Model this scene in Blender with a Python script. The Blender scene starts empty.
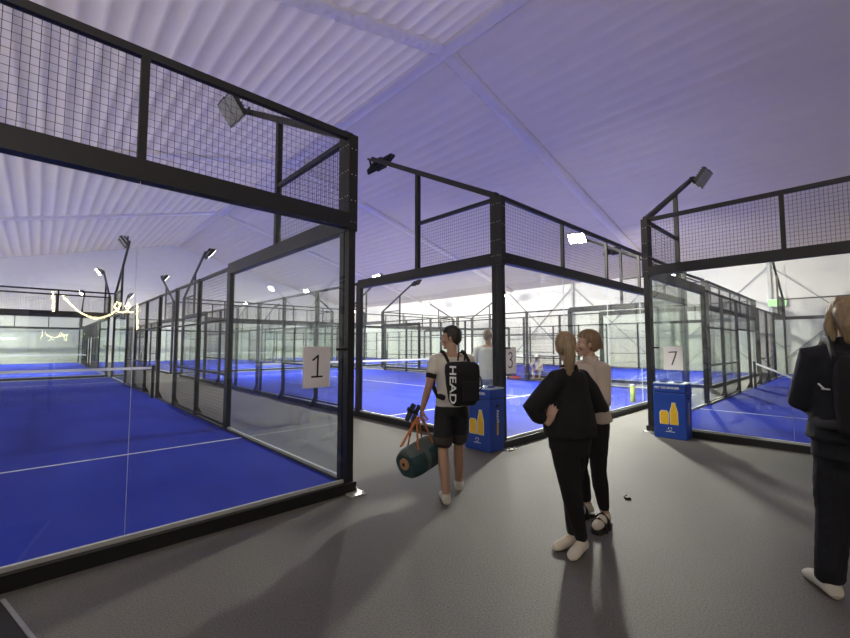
import bpy, bmesh, math, random
from mathutils import Vector, Matrix, noise
V = Vector
PI = math.pi
random.seed(7)
scene = bpy.context.scene
COL = scene.collection

# ------------------------------------------------------------------ materials
def new_mat(name):
    m = bpy.data.materials.new(name); m.use_nodes = True
    nt = m.node_tree
    for n in list(nt.nodes): nt.nodes.remove(n)
    out = nt.nodes.new('ShaderNodeOutputMaterial')
    return m, nt, out

def N(nt, typ, **kw):
    n = nt.nodes.new(typ)
    for k, v in kw.items():
        if k in n.inputs.keys(): n.inputs[k].default_value = v
        else: setattr(n, k, v)
    return n

def mat(name, col, rough=0.6, metal=0.0, var=0.12, scale=12.0, bump=0.0, bscale=120.0, spec=0.5, stretch=None):
    m, nt, out = new_mat(name)
    b = N(nt, 'ShaderNodeBsdfPrincipled')
    b.inputs['Roughness'].default_value = rough
    b.inputs['Metallic'].default_value = metal
    b.inputs['Specular IOR Level'].default_value = spec
    tc = N(nt, 'ShaderNodeTexCoord')
    src = tc.outputs['Object']
    if stretch:
        mp = N(nt, 'ShaderNodeMapping'); mp.inputs['Scale'].default_value = stretch
        nt.links.new(src, mp.inputs['Vector']); src = mp.outputs['Vector']
    nz = N(nt, 'ShaderNodeTexNoise'); nz.inputs['Scale'].default_value = scale; nz.inputs['Detail'].default_value = 4
    nt.links.new(src, nz.inputs['Vector'])
    mx = N(nt, 'ShaderNodeMix', data_type='RGBA')
    c = V(col)
    mx.inputs[6].default_value = (*(c * (1 - var)), 1)
    mx.inputs[7].default_value = (*[min(1, x * (1 + var)) for x in c], 1)
    nt.links.new(nz.outputs['Fac'], mx.inputs[0])
    nt.links.new(mx.outputs[2], b.inputs['Base Color'])
    if bump:
        n2 = N(nt, 'ShaderNodeTexNoise'); n2.inputs['Scale'].default_value = bscale; n2.inputs['Detail'].default_value = 3
        nt.links.new(src, n2.inputs['Vector'])
        bp = N(nt, 'ShaderNodeBump'); bp.inputs['Strength'].default_value = bump; bp.inputs['Distance'].default_value = 0.01
        nt.links.new(n2.outputs['Fac'], bp.inputs['Height'])
        nt.links.new(bp.outputs['Normal'], b.inputs['Normal'])
    nt.links.new(b.outputs['BSDF'], out.inputs['Surface'])
    return m

def emit(name, col, strength):
    m, nt, out = new_mat(name)
    e = N(nt, 'ShaderNodeEmission'); e.inputs['Color'].default_value = (*col, 1); e.inputs['Strength'].default_value = strength
    nt.links.new(e.outputs[0], out.inputs['Surface'])
    return m

def glass_mat():
    m, nt, out = new_mat('tempered_glass')
    lw = N(nt, 'ShaderNodeLayerWeight'); lw.inputs['Blend'].default_value = 0.5
    pw = N(nt, 'ShaderNodeMath', operation='POWER'); pw.inputs[1].default_value = 5.0
    nt.links.new(lw.outputs['Facing'], pw.inputs[0])
    ml = N(nt, 'ShaderNodeMath', operation='MULTIPLY_ADD'); ml.inputs[1].default_value = 0.955; ml.inputs[2].default_value = 0.045
    nt.links.new(pw.outputs[0], ml.inputs[0])
    tr = N(nt, 'ShaderNodeBsdfTransparent'); tr.inputs['Color'].default_value = (0.962, 0.982, 0.968, 1)
    gl = N(nt, 'ShaderNodeBsdfGlossy'); gl.inputs['Roughness'].default_value = 0.02
    gl.inputs['Color'].default_value = (0.9, 0.95, 0.92, 1)
    mx = N(nt, 'ShaderNodeMixShader')
    nt.links.new(ml.outputs[0], mx.inputs[0]); nt.links.new(tr.outputs[0], mx.inputs[1]); nt.links.new(gl.outputs[0], mx.inputs[2])
    nt.links.new(mx.outputs[0], out.inputs['Surface'])
    return m

def fabric_mat(name, col, trans, bump=0.25):
    m, nt, out = new_mat(name)
    tc = N(nt, 'ShaderNodeTexCoord')
    mp = N(nt, 'ShaderNodeMapping'); mp.inputs['Scale'].default_value = (1.0, 0.35, 1.0)
    nt.links.new(tc.outputs['Object'], mp.inputs['Vector'])
    nz = N(nt, 'ShaderNodeTexNoise'); nz.inputs['Scale'].default_value = 2.2; nz.inputs['Detail'].default_value = 6
    nt.links.new(mp.outputs[0], nz.inputs['Vector'])
    mx = N(nt, 'ShaderNodeMix', data_type='RGBA')
    c = V(col)
    mx.inputs[6].default_value = (*(c * 0.93), 1); mx.inputs[7].default_value = (*[min(.93, x * 1.06) for x in c], 1)
    nt.links.new(nz.outputs['Fac'], mx.inputs[0])
    bp = N(nt, 'ShaderNodeBump'); bp.inputs['Strength'].default_value = bump; bp.inputs['Distance'].default_value = 0.06
    nt.links.new(nz.outputs['Fac'], bp.inputs['Height'])
    d = N(nt, 'ShaderNodeBsdfPrincipled'); d.inputs['Roughness'].default_value = 0.55; d.inputs['Specular IOR Level'].default_value = 0.35
    t = N(nt, 'ShaderNodeBsdfTranslucent')
    for s in (d, t):
        nt.links.new(bp.outputs['Normal'], s.inputs['Normal'])
    nt.links.new(mx.outputs[2], d.inputs['Base Color']); nt.links.new(mx.outputs[2], t.inputs['Color'])
    ms = N(nt, 'ShaderNodeMixShader'); ms.inputs[0].default_value = trans
    nt.links.new(d.outputs[0], ms.inputs[1]); nt.links.new(t.outputs[0], ms.inputs[2])
    nt.links.new(ms.outputs[0], out.inputs['Surface'])
    return m

def turf_mat():
    m, nt, out = new_mat('blue_artificial_turf')
    tc = N(nt, 'ShaderNodeTexCoord')
    b = N(nt, 'ShaderNodeBsdfPrincipled'); b.inputs['Roughness'].default_value = 0.7; b.inputs['Specular IOR Level'].default_value = 0.12
    mp = N(nt, 'ShaderNodeMapping'); mp.inputs['Scale'].default_value = (1.0, 0.3, 1.0)
    nt.links.new(tc.outputs['Object'], mp.inputs['Vector'])
    nz = N(nt, 'ShaderNodeTexNoise'); nz.inputs['Scale'].default_value = 1.6; nz.inputs['Detail'].default_value = 5; nz.inputs['Roughness'].default_value = 0.6
    nt.links.new(mp.outputs[0], nz.inputs['Vector'])
    rp = N(nt, 'ShaderNodeValToRGB')
    rp.color_ramp.elements[0].position = 0.3; rp.color_ramp.elements[0].color = (0.011, 0.024, 0.33, 1)
    rp.color_ramp.elements[1].position = 0.75; rp.color_ramp.elements[1].color = (0.023, 0.045, 0.45, 1)
    nt.links.new(nz.outputs['Fac'], rp.inputs[0])
    # worn, sandy scuffs
    n3 = N(nt, 'ShaderNodeTexNoise'); n3.inputs['Scale'].default_value = 0.9; n3.inputs['Detail'].default_value = 7; n3.inputs['Roughness'].default_value = 0.7
    mp3 = N(nt, 'ShaderNodeMapping'); mp3.inputs['Scale'].default_value = (0.8, 2.2, 1.0); mp3.inputs['Location'].default_value = (3.1, 7.7, 0)
    nt.links.new(tc.outputs['Object'], mp3.inputs['Vector']); nt.links.new(mp3.outputs[0], n3.inputs['Vector'])
    r3 = N(nt, 'ShaderNodeValToRGB'); r3.color_ramp.elements[0].position = 0.6; r3.color_ramp.elements[1].position = 0.82
    nt.links.new(n3.outputs['Fac'], r3.inputs[0])
    mx = N(nt, 'ShaderNodeMix', data_type='RGBA'); mx.inputs[7].default_value = (0.07, 0.11, 0.44, 1)
    mm = N(nt, 'ShaderNodeMath', operation='MULTIPLY'); mm.inputs[1].default_value = 0.55
    nt.links.new(r3.outputs[0], mm.inputs[0]); nt.links.new(mm.outputs[0], mx.inputs[0])
    nt.links.new(rp.outputs[0], mx.inputs[6]); nt.links.new(mx.outputs[2], b.inputs['Base Color'])
    n2 = N(nt, 'ShaderNodeTexNoise'); n2.inputs['Scale'].default_value = 90
    nt.links.new(tc.outputs['Object'], n2.inputs['Vector'])
    bp = N(nt, 'ShaderNodeBump'); bp.inputs['Strength'].default_value = 0.3; bp.inputs['Distance'].default_value = 0.01
    nt.links.new(n2.outputs['Fac'], bp.inputs['Height']); nt.links.new(bp.outputs[0], b.inputs['Normal'])
    nt.links.new(b.outputs[0], out.inputs['Surface'])
    return m

def carpet_mat():
    m, nt, out = new_mat('grey_carpet')
    tc = N(nt, 'ShaderNodeTexCoord')
    b = N(nt, 'ShaderNodeBsdfPrincipled'); b.inputs['Roughness'].default_value = 0.66; b.inputs['Specular IOR Level'].default_value = 0.6
    nz = N(nt, 'ShaderNodeTexNoise'); nz.inputs['Scale'].default_value = 0.55; nz.inputs['Detail'].default_value = 5
    nt.links.new(tc.outputs['Object'], nz.inputs['Vector'])
    n2 = N(nt, 'ShaderNodeTexNoise'); n2.inputs['Scale'].default_value = 85; n2.inputs['Detail'].default_value = 2
    nt.links.new(tc.outputs['Object'], n2.inputs['Vector'])
    mx = N(nt, 'ShaderNodeMix', data_type='RGBA')
    mx.inputs[6].default_value = (0.132, 0.124, 0.112, 1); mx.inputs[7].default_value = (0.205, 0.192, 0.170, 1)
    nt.links.new(nz.outputs['Fac'], mx.inputs[0])
    m2 = N(nt, 'ShaderNodeMix', data_type='RGBA', blend_type='MULTIPLY'); m2.inputs[0].default_value = .9
    r2 = N(nt, 'ShaderNodeValToRGB'); r2.color_ramp.elements[0].position = 0.3; r2.color_ramp.elements[0].color = (.5, .5, .5, 1)
    r2.color_ramp.elements[1].position = 0.7
    nt.links.new(n2.outputs['Fac'], r2.inputs[0])
    nt.links.new(mx.outputs[2], m2.inputs[6]); nt.links.new(r2.outputs[0], m2.inputs[7])
    nt.links.new(m2.outputs[2], b.inputs['Base Color'])
    bp = N(nt, 'ShaderNodeBump'); bp.inputs['Strength'].default_value = 0.4; bp.inputs['Distance'].default_value = 0.01
    nt.links.new(n2.outputs['Fac'], bp.inputs['Height']); nt.links.new(bp.outputs[0], b.inputs['Normal'])
    nt.links.new(b.outputs[0], out.inputs['Surface'])
    return m

M = {}
M['black'] = mat('black_powder_coat', (0.010, 0.010, 0.011), 0.45, 0.0, 0.15, 6)
M['mesh'] = mat('black_wire', (0.015, 0.015, 0.018), 0.5)
M['alu'] = mat('aluminium_channel', (0.62, 0.63, 0.62), 0.4, 0.3, 0.1, 5)
M['bolt'] = mat('zinc_bolt', (0.75, 0.74, 0.7), 0.35, 0.7, 0.05)
M['glass'] = glass_mat()
M['turf'] = turf_mat()
M['joint'] = mat('clear_joint_strip', (0.55, 0.6, 0.66), 0.3)
M['line'] = mat('white_line_turf', (0.78, 0.8, 0.86), 0.7, bump=0.2)
M['carpet'] = carpet_mat()
M['fabric'] = fabric_mat('tent_membrane', (0.63, 0.575, 0.535), 0.25)
M['sleeve'] = fabric_mat('tent_sleeve', (0.90, 0.83, 0.75), 0.35, 0.6)
M['wall'] = fabric_mat('tent_wall_sheet', (0.84, 0.83, 0.78), 0.08, 0.15)
M['lamp_on'] = emit('floodlight_lens_lit', (1.0, 0.95, 0.82), 45.0)
M['lamp_off'] = mat('floodlight_lens_dark', (0.26, 0.26, 0.27), 0.3, 0.0, 0.3, 60)
M['net'] = mat('net_cord', (0.01, 0.012, 0.02), 0.7)
M['tape'] = mat('net_tape', (0.82, 0.83, 0.86), 0.6)
M['paper'] = fabric_mat('paper_sheet', (0.86, 0.82, 0.80), 0.45, 0.0)
M['ink'] = mat('black_ink', (0.012, 0.012, 0.012), 0.6)
M['bin_blue'] = mat('blue_coated_board', (0.012, 0.058, 0.36), 0.42, var=0.08, scale=4)
M['bin_blue_dark'] = mat('dark_blue_coated_board', (0.008, 0.04, 0.25), 0.42, var=0.08, scale=4)
M['yellow'] = mat('yellow_print', (0.85, 0.52, 0.02), 0.5, var=0.12, scale=20)
M['white'] = mat('white_print', (0.8, 0.82, 0.82), 0.5, var=0.03)
M['pale_blue'] = mat('lid_board_with_reflection', (0.55, 0.66, 0.78), 0.35, var=0.05)  # light reflecting off the bin top is put into this pale colour
M['rubber'] = mat('black_rubber', (0.02, 0.02, 0.02), 0.7, bump=0.3)

# ------------------------------------------------------------------ mesh builder
class MB:
    def __init__(self):
        self.v = []; self.f = []; self.m = []
    def face(self, idx, mi=0):
        self.f.append(tuple(idx)); self.m.append(mi)
    def add(self, verts, faces, mi=0):
        b = len(self.v)
        self.v.extend([V(p) for p in verts])
        for f in faces: self.face([b + i for i in f], mi)
    def box(self, x0, y0, z0, x1, y1, z1, mi=0):
        vs = [(x, y, z) for z in (z0, z1) for y in (y0, y1) for x in (x0, x1)]
        self.add(vs, [(0, 2, 3, 1), (4, 5, 7, 6), (0, 1, 5, 4), (2, 6, 7, 3), (0, 4, 6, 2), (1, 3, 7, 5)], mi)
    def cbox(self, c, sx, sy, sz, mat4=None, mi=0):
        vs = [V((x * sx / 2, y * sy / 2, z * sz / 2)) for z in (-1, 1) for y in (-1, 1) for x in (-1, 1)]
        if mat4 is not None: vs = [mat4 @ p for p in vs]
        self.add([p + V(c) for p in vs], [(0, 2, 3, 1), (4, 5, 7, 6), (0, 1, 5, 4), (2, 6, 7, 3), (0, 4, 6, 2), (1, 3, 7, 5)], mi)
    def bar(self, p, q, w, h, mi=0, up=(0, 0, 1)):
        p = V(p); q = V(q); d = (q - p).normalized(); u = V(up)
        if abs(d.dot(u)) > 0.98: u = V((1, 0, 0))
        s = d.cross(u).normalized() * (w / 2); t = s.cross(d).normalized() * (h / 2)
        vs = [p - s - t, p + s - t, p + s + t, p - s + t, q - s - t, q + s - t, q + s + t, q - s + t]
        self.add(vs, [(3, 2, 1, 0), (4, 5, 6, 7), (0, 1, 5, 4), (1, 2, 6, 5), (2, 3, 7, 6), (3, 0, 4, 7)], mi)
    def wire(self, p, q, r, mi=0):
        p = V(p); q = V(q); d = (q - p).normalized(); u = V((0, 0, 1)) if abs(d.z) < .9 else V((1, 0, 0))
        s = d.cross(u).normalized() * r; t = d.cross(s).normalized() * r
        vs = [p + s, p + t, p - s, p - t, q + s, q + t, q - s, q - t]
        self.add(vs, [(0, 4, 5, 1), (1, 5, 6, 2), (2, 6, 7, 3), (3, 7, 4, 0)], mi)
    def rings(self, rings, mi=0, cap=True):
        b = len(self.v); n = len(rings[0])
        for r in rings: self.v.extend([V(p) for p in r])
        for k in range(len(rings) - 1):
            for i in range(n):
                j = (i + 1) % n
                self.face((b + k * n + i, b + k * n + j, b + (k + 1) * n + j, b + (k + 1) * n + i), mi)
        if cap:
            self.face([b + i for i in reversed(range(n))], mi)
            self.face([b + (len(rings) - 1) * n + i for i in range(n)], mi)
    def path(self, pts, rad, n=12, mi=0, flat=1.0, flatdir=None, round_caps=True):
        pts = [V(p) for p in pts]
        if not hasattr(rad, '__len__'): rad = [rad] * len(pts)
        tang = []
        for i in range(len(pts)):
            a = pts[max(0, i - 1)]; c = pts[min(len(pts) - 1, i + 1)]
            tang.append((c - a).normalized())
        ref = V(flatdir) if flatdir is not None else (V((0, 0, 1)) if abs(tang[0].z) < .9 else V((0, 1, 0)))
        st = []
        s = tang[0].cross(ref)
        if s.length < 1e-4: s = tang[0].cross(V((1, 0, 0.3)))
        s.normalize()
        for i, t in enumerate(tang):
            s = (s - t * s.dot(t)).normalized()
            st.append((pts[i], t, s.copy(), t.cross(s).normalized(), rad[i]))
        rs = []
        def ring(c, s, u, r):
            return [c + s * (r * math.cos(2 * PI * k / n)) + u * (r * flat * math.sin(2 * PI * k / n)) for k in range(n)]
        if round_caps:
            p, t, s, u, r = st[0]
            for a in (80, 50, 25): rs.append(ring(p - t * r * math.sin(math.radians(a)) * .9, s, u, r * math.cos(math.radians(a))))
        for p, t, s, u, r in st: rs.append(ring(p, s, u, r))
        if round_caps:
            p, t, s, u, r = st[-1]
            for a in (25, 50, 80): rs.append(ring(p + t * r * math.sin(math.radians(a)) * .9, s, u, r * math.cos(math.radians(a))))
        self.rings(rs, mi)
    def ell(self, c, r, rot=None, n=16, mi=0):
        c = V(c); rs = []
        for k in range(1, n):
            a = -PI / 2 + PI * k / n
            ring = []
            for i in range(n + 4):
                t = 2 * PI * i / (n + 4)
                p = V((r[0] * math.cos(a) * math.cos(t), r[1] * math.cos(a) * math.sin(t), r[2] * math.sin(a)))
                if rot is not None: p = rot @ p
                ring.append(c + p)
            rs.append(ring)
        self.rings(rs, mi)
    def loft(self, st, n=24, mi=0, e=2.0):
        # st: (x, y, z, half width, half depth)
        rs = []
        for x, y, z, a, b in st:
            ring = []
            for i in range(n):
                t = 2 * PI * i / n; ct, sn = math.cos(t), math.sin(t)
                ring.append(V((x + a * math.copysign(abs(ct) ** (2 / e), ct), y + b * math.copysign(abs(sn) ** (2 / e), sn), z)))
            rs.append(ring)
        self.rings(rs, mi)
    def xform(self, m, start=0):
        for i in range(start, len(self.v)): self.v[i] = m @ self.v[i]
    def data(self, name, mats, smooth=False):
        me = bpy.data.meshes.new(name)
        me.from_pydata([tuple(p) for p in self.v], [], self.f)
        for m in (mats if isinstance(mats, (list, tuple)) else [mats]): me.materials.append(m)
        if any(self.m): me.polygons.foreach_set('material_index', self.m)
        if smooth: me.polygons.foreach_set('use_smooth', [True] * len(me.polygons))
        me.update(); return me
    def build(self, name, mats, parent=None, loc=(0, 0, 0), rot=(0, 0, 0), smooth=False):
        return link(name, self.data(name, mats, smooth), parent, loc, rot)

def link(name, data, parent=None, loc=(0, 0, 0), rot=(0, 0, 0)):
    o = bpy.data.objects.new(name, data); COL.objects.link(o)
    o.parent = parent; o.location = loc; o.rotation_euler = rot
    return o

def tag(o, label, cat, group=None):
    o['label'] = label; o['category'] = cat
    if group: o['group'] = group
    return o

def thing(name, label, cat, loc=(0, 0, 0), rz=0, group=None):
    o = link(name, None, None, loc, (0, 0, rz)); o.empty_display_size = 0.1
    return tag(o, label, cat, group)

def struct(o):
    o['kind'] = 'structure'; return o

def bevel(o, w=0.01, seg=2):
    md = o.modifiers.new('bevel', 'BEVEL'); md.width = w; md.segments = seg; md.limit_method = 'ANGLE'
    return o

def evaluated(o, name):
    dg = bpy.context.evaluated_depsgraph_get(); dg.update()
    return bpy.data.meshes.new_from_object(o.evaluated_get(dg))

def remesh(mb, voxel, name, mats, parent=None, smooth=3, disp=None, pick=None, loc=(0, 0, 0), rot=(0, 0, 0)):
    t = mb.build('tmp', [])
    r = t.modifiers.new('r', 'REMESH'); r.mode = 'VOXEL'; r.voxel_size = voxel; r.use_smooth_shade = True
    if smooth:
        s = t.modifiers.new('s', 'SMOOTH'); s.factor = 0.5; s.iterations = smooth
    me = evaluated(t, name); me.name = name
    old = t.data; bpy.data.objects.remove(t); bpy.data.meshes.remove(old)
    me.materials.clear()
    for m in (mats if isinstance(mats, (list, tuple)) else [mats]): me.materials.append(m)
    if disp:
        ns = [v.normal.copy() for v in me.vertices]
        for v, n in zip(me.vertices, ns): v.co += n * disp(v.co)
    me.polygons.foreach_set('use_smooth', [True] * len(me.polygons))
    if pick:
        for p in me.polygons: p.material_index = pick(p.center)
    me.update()
    return link(name, me, parent, loc, rot)

def text_mesh(s, size, name='lettering', extrude=0.001, bold=0.0, align='CENTER'):
    cu = bpy.data.curves.new('t', 'FONT'); cu.body = s; cu.size = size; cu.extrude = extrude; cu.offset = bold
    cu.align_x = align; cu.align_y = 'CENTER'
    o = bpy.data.objects.new('t', cu); COL.objects.link(o)
    me = evaluated(o, name); me.name = name
    bpy.data.objects.remove(o); bpy.data.curves.remove(cu)
    me.materials.clear()
    return me

# ------------------------------------------------------------------ camera
cam = bpy.data.cameras.new('camera'); co = bpy.data.objects.new('camera', cam); COL.objects.link(co)
cam.sensor_width = 36; cam.lens = 410.95 / 850 * 36; cam.clip_end = 300; cam.clip_start = 0.05
fw = V((math.cos(.0635) * math.sin(.754), math.cos(.0635) * math.cos(.754), math.sin(.0635)))
rt = V((math.cos(.754), -math.sin(.754), 0)); up = rt.cross(fw)
co.matrix_world = Matrix((( rt.x, up.x, -fw.x, 0), (rt.y, up.y, -fw.y, 0), (rt.z, up.z, -fw.z, 1.6055), (0, 0, 0, 1)))
scene.camera = co

# ------------------------------------------------------------------ the tent hall
RZ, RU, SL = 12.0, 9.9, math.tan(math.radians(14.3))
UL, UR, VN, VF = -11.4, 31.2, -13.0, 48.5
EZ = RZ - SL * (UR - RU)
def roof(u): return RZ - SL * abs(u - RU)

mb = MB(); mb.add([(UL, VN, 0), (UR, VN, 0), (UR, VF, 0), (UL, VF, 0)], [(0, 1, 2, 3)])
struct(mb.build('floor', M['carpet']))

def fold(u, v):
    side = -1 if u < RU else 1
    P = 0.555
    ph = (u - 0.87) / P + 0.07 * noise.noise(V((u * .4, v * .25, 1.3)))
    s = abs(math.sin(PI * ph))
    amp = 0.068 if side < 0 else 0.030 + 0.025 * noise.noise(V((u * .3, v * .12, 9.1)))
    w = noise.noise(V((u * .5, v * .2, 4.0))) * 0.03
    return -amp * s ** .8 + w

mb = MB()
us = []
k = -24
while True:
    for q in (0, .12, .3, .5, .7, .88):
        us.append(0.87 + 0.555 * (k + q))
    k += 1
    if 0.87 + 0.555 * k > UR: break
us = [u for u in us if UL < u < UR and abs(u - RU) > .03] + [UL, UR, RU]
us.sort()
nv = 70
vs_ = [VN + (VF - VN) * i / nv for i in range(nv + 1)]
for u in us:
    for v in vs_:
        mb.v.append(V((u, v, roof(u) + fold(u, v))))
for i in range(len(us) - 1):
    for j in range(nv):
        a = i * (nv + 1) + j
        mb.face((a, a + 1, a + nv + 2, a + nv + 1))
struct(mb.build('ceiling', M['fabric'], smooth=True))

def sleeve(name, fn, length, wid, drop, ruff, seg):
    """a padded half-round fabric sleeve hung under the membrane along fn(t)"""
    mb = MB(); n = 12; rs = []
    for i in range(seg + 1):
        t = length * i / seg
        p, side = fn(t)
        ring = []
        for kk in range(n + 1):
            a = PI * kk / n
            r = 1 + ruff * noise.noise(V((t * 7, kk * .45, 3))) + ruff * .6 * noise.noise(V((t * 19, kk * .9, 8)))
            w = wid / 2 * (1 + 0.10 * noise.noise(V((t * .8, 0, 5))))
            ring.append(p + side * (w * math.cos(a)) + V((0, 0, -drop * r * math.sin(a) ** .6 + 0.05)))
        rs.append(ring)
    mb.rings(rs, cap=False)
    return struct(mb.build(name, M['sleeve'], smooth=True))

n_trim = 0
sleeve('trim_1', lambda t: (V((RU, VN + t, RZ - .08)), V((1, 0, 0))), VF - VN, .62, .24, .10, 240)
n_trim = 1
for vr in (-2.5, 9.62, 21.75, 33.9):
    for sgn in (-1, 1):
        L = (RU - UL) if sgn < 0 else (UR - RU)
        n_trim += 1
        sleeve('trim_%d' % n_trim, lambda t, s=sgn, vv=vr: (V((RU + s * t, vv, roof(RU + s * t) - .04)), V((0, 1, 0))),
               L, .58, .20, .28 if sgn < 0 else .10, 260 if abs(vr) < 12 else 90)

def wall(name, pts, mid=None):
    mb = MB(); mb.add(pts, [tuple(range(len(pts)))])
    return struct(mb.build(name, M['wall']))
wall('wall_left', [(UL, VN, 0), (UL, VF, 0), (UL, VF, EZ), (UL, VN, EZ)])
wall('wall_right', [(UR, VN, 0), (UR, VN, EZ), (UR, VF, EZ), (UR, VF, 0)])
wall('wall_far', [(UL, VF, 0), (UR, VF, 0), (UR, VF, EZ), (RU, VF, RZ), (UL, VF, EZ)])
wall('wall_near', [(UL, VN, 0), (UL, VN, EZ), (RU, VN, RZ), (UR, VN, EZ), (UR, VN, 0)])
# steel X-bracing of the right wall, standing just inside the sheet
mb = MB()
for v0 in (-9.0, -2.5, 3.6, 9.7, 15.8):
    mb.bar((UR - .12, v0, .3), (UR - .12, v0 + 6.1, EZ - .3), .07, .07)
    mb.bar((UR - .12, v0 + 6.1, .3), (UR - .12, v0, EZ - .3), .07, .07)
    mb.bar((UR - .14, v0, 0), (UR - .14, v0, EZ), .16, .16)
M['galv'] = mat('galvanised_steel', (0.36, 0.37, 0.38), 0.5, 0.4)
struct(mb.build('trim_%d' % (n_trim + 1), M['galv']))

# ------------------------------------------------------------------ padel courts
CACHE = {}
def cached(key, fn):
    if key not in CACHE: CACHE[key] = fn()
    return CACHE[key]

def wires(w, h, axis, sx=.05, sz=.0625, r=.0021):
    mb = MB()
    nx = max(1, round(w / sx)); nz = max(1, round(h / sz))
    def pt(a, z): return (a, 0, z) if axis == 'x' else (0, a, z)
    for i in range(nx + 1): mb.wire(pt(w * i / nx, 0), pt(w * i / nx, h), r)
    for i in range(nz + 1): mb.wire(pt(0, h * i / nz), pt(w, h * i / nz), r)
    return mb.data('wire_mesh', M['mesh'])

def boxdata(name, x0, y0, z0, x1, y1, z1, m):
    mb = MB(); mb.box(x0, y0, z0, x1, y1, z1); return mb.data(name, m)

def corner_post_data(hz, front):
    mb = MB()
    h = hz
    mb.box(-.042, -.042, 0, .042, .042, h); mb.box(-.056, -.056, 2.9, .056, .056, h + .002)
    for z in [3.0, 3.25, 3.55, 3.85]:
        for s in (-1, 1):
            mb.ell((0.025 * s, -.057, z), (.006, .005, .006), n=5, mi=1)
            mb.ell((-.057, 0.025 * s, z + .05), (.006, .005, .006), n=5, mi=1)
            mb.ell((.057, 0.025 * s, z + .05), (.006, .005, .006), n=5, mi=1)
            mb.ell((0.025 * s, .057, z), (.006, .005, .006), n=5, mi=1)
    return mb.data('corner_post', [M['black'], M['bolt']])

def plate_data():
    mb = MB(); mb.box(-.09, -.09, 0, .09, .09, .012)
    for x in (-.065, .065):
        for y in (-.065, .065): mb.path([(x, y, .01), (x, y, .03)], .012, 6)
    return mb.data('base_plate', M['bolt'])

def fence_post_data(out, wide):
    mb = MB(); w = .085 if wide else .042
    mb.box(-.04, -w, 0, .04, w, 3.06)
    if not wide:        # triangular stiffener at the foot on the outer side
        vs = [(out * .04, -.015, 0), (out * .17, -.015, 0), (out * .04, -.015, .30), (out * .04, .015, 0), (out * .17, .015, 0), (out * .04, .015, .30)]
        mb.add(vs, [(0, 1, 2), (5, 4, 3), (0, 3, 4, 1), (1, 4, 5, 2), (2, 5, 3, 0)])
    mb.box(-.07, -.07, 0, .07, .07, .1)
    return mb.data('fence_post', M['black'])

def arm_data(sy):
    # in the plane x=0, rising from the corner top over the tall post; sy: +1 towards +y
    mb = MB()
    mb.bar((0, sy * .1, 4.06), (0, sy * 3.55, 5.85), .075, .095)
    return mb.data('light_arm', M['black'])

def flood_data(sx, sy, lit):
    """two LED heads on a crossbar at the arm's end, aimed down into the court (sx: which way the court lies)"""
    out = []
    for kk, dy in enumerate((3.34, 3.70)):
        mb = MB()
        R = Matrix.Rotation(-sx * math.radians(54), 3, 'Y')
        c = V((sx * .22, sy * dy, 5.76 + .04 * kk))
        mb.cbox(c, .42, .33, .07, R, 0)
        for q in range(7):                                  # cooling fins on the back
            mb.cbox(c + R @ V((-.18 + .06 * q, 0, .055)), .012, .29, .05, R, 0)
        mb.cbox(c + R @ V((0, 0, -.037)), .38, .29, .008, R, 1)
        mb.bar(c + R @ V((-.2 * sx, 0, .0)), (0, sy * (dy - .06), 5.80 + .05 * kk), .04, .03, 0)
        out.append((mb.data('floodlight', [M['black'], M['lamp_on'] if lit else M['lamp_off']]), c, R))
    return out

def bracket_data(sx, sy):
    mb = MB()
    mb.bar((0, sy * 3.15, 5.62), (sx * .10, sy * 3.85, 5.98), .05, .05)
    mb.bar((0, sy * 3.5, 5.82), (sx * .22, sy * 3.85, 5.98), .05, .04)
    return mb.data('lamp_bracket', M['black'])

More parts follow.
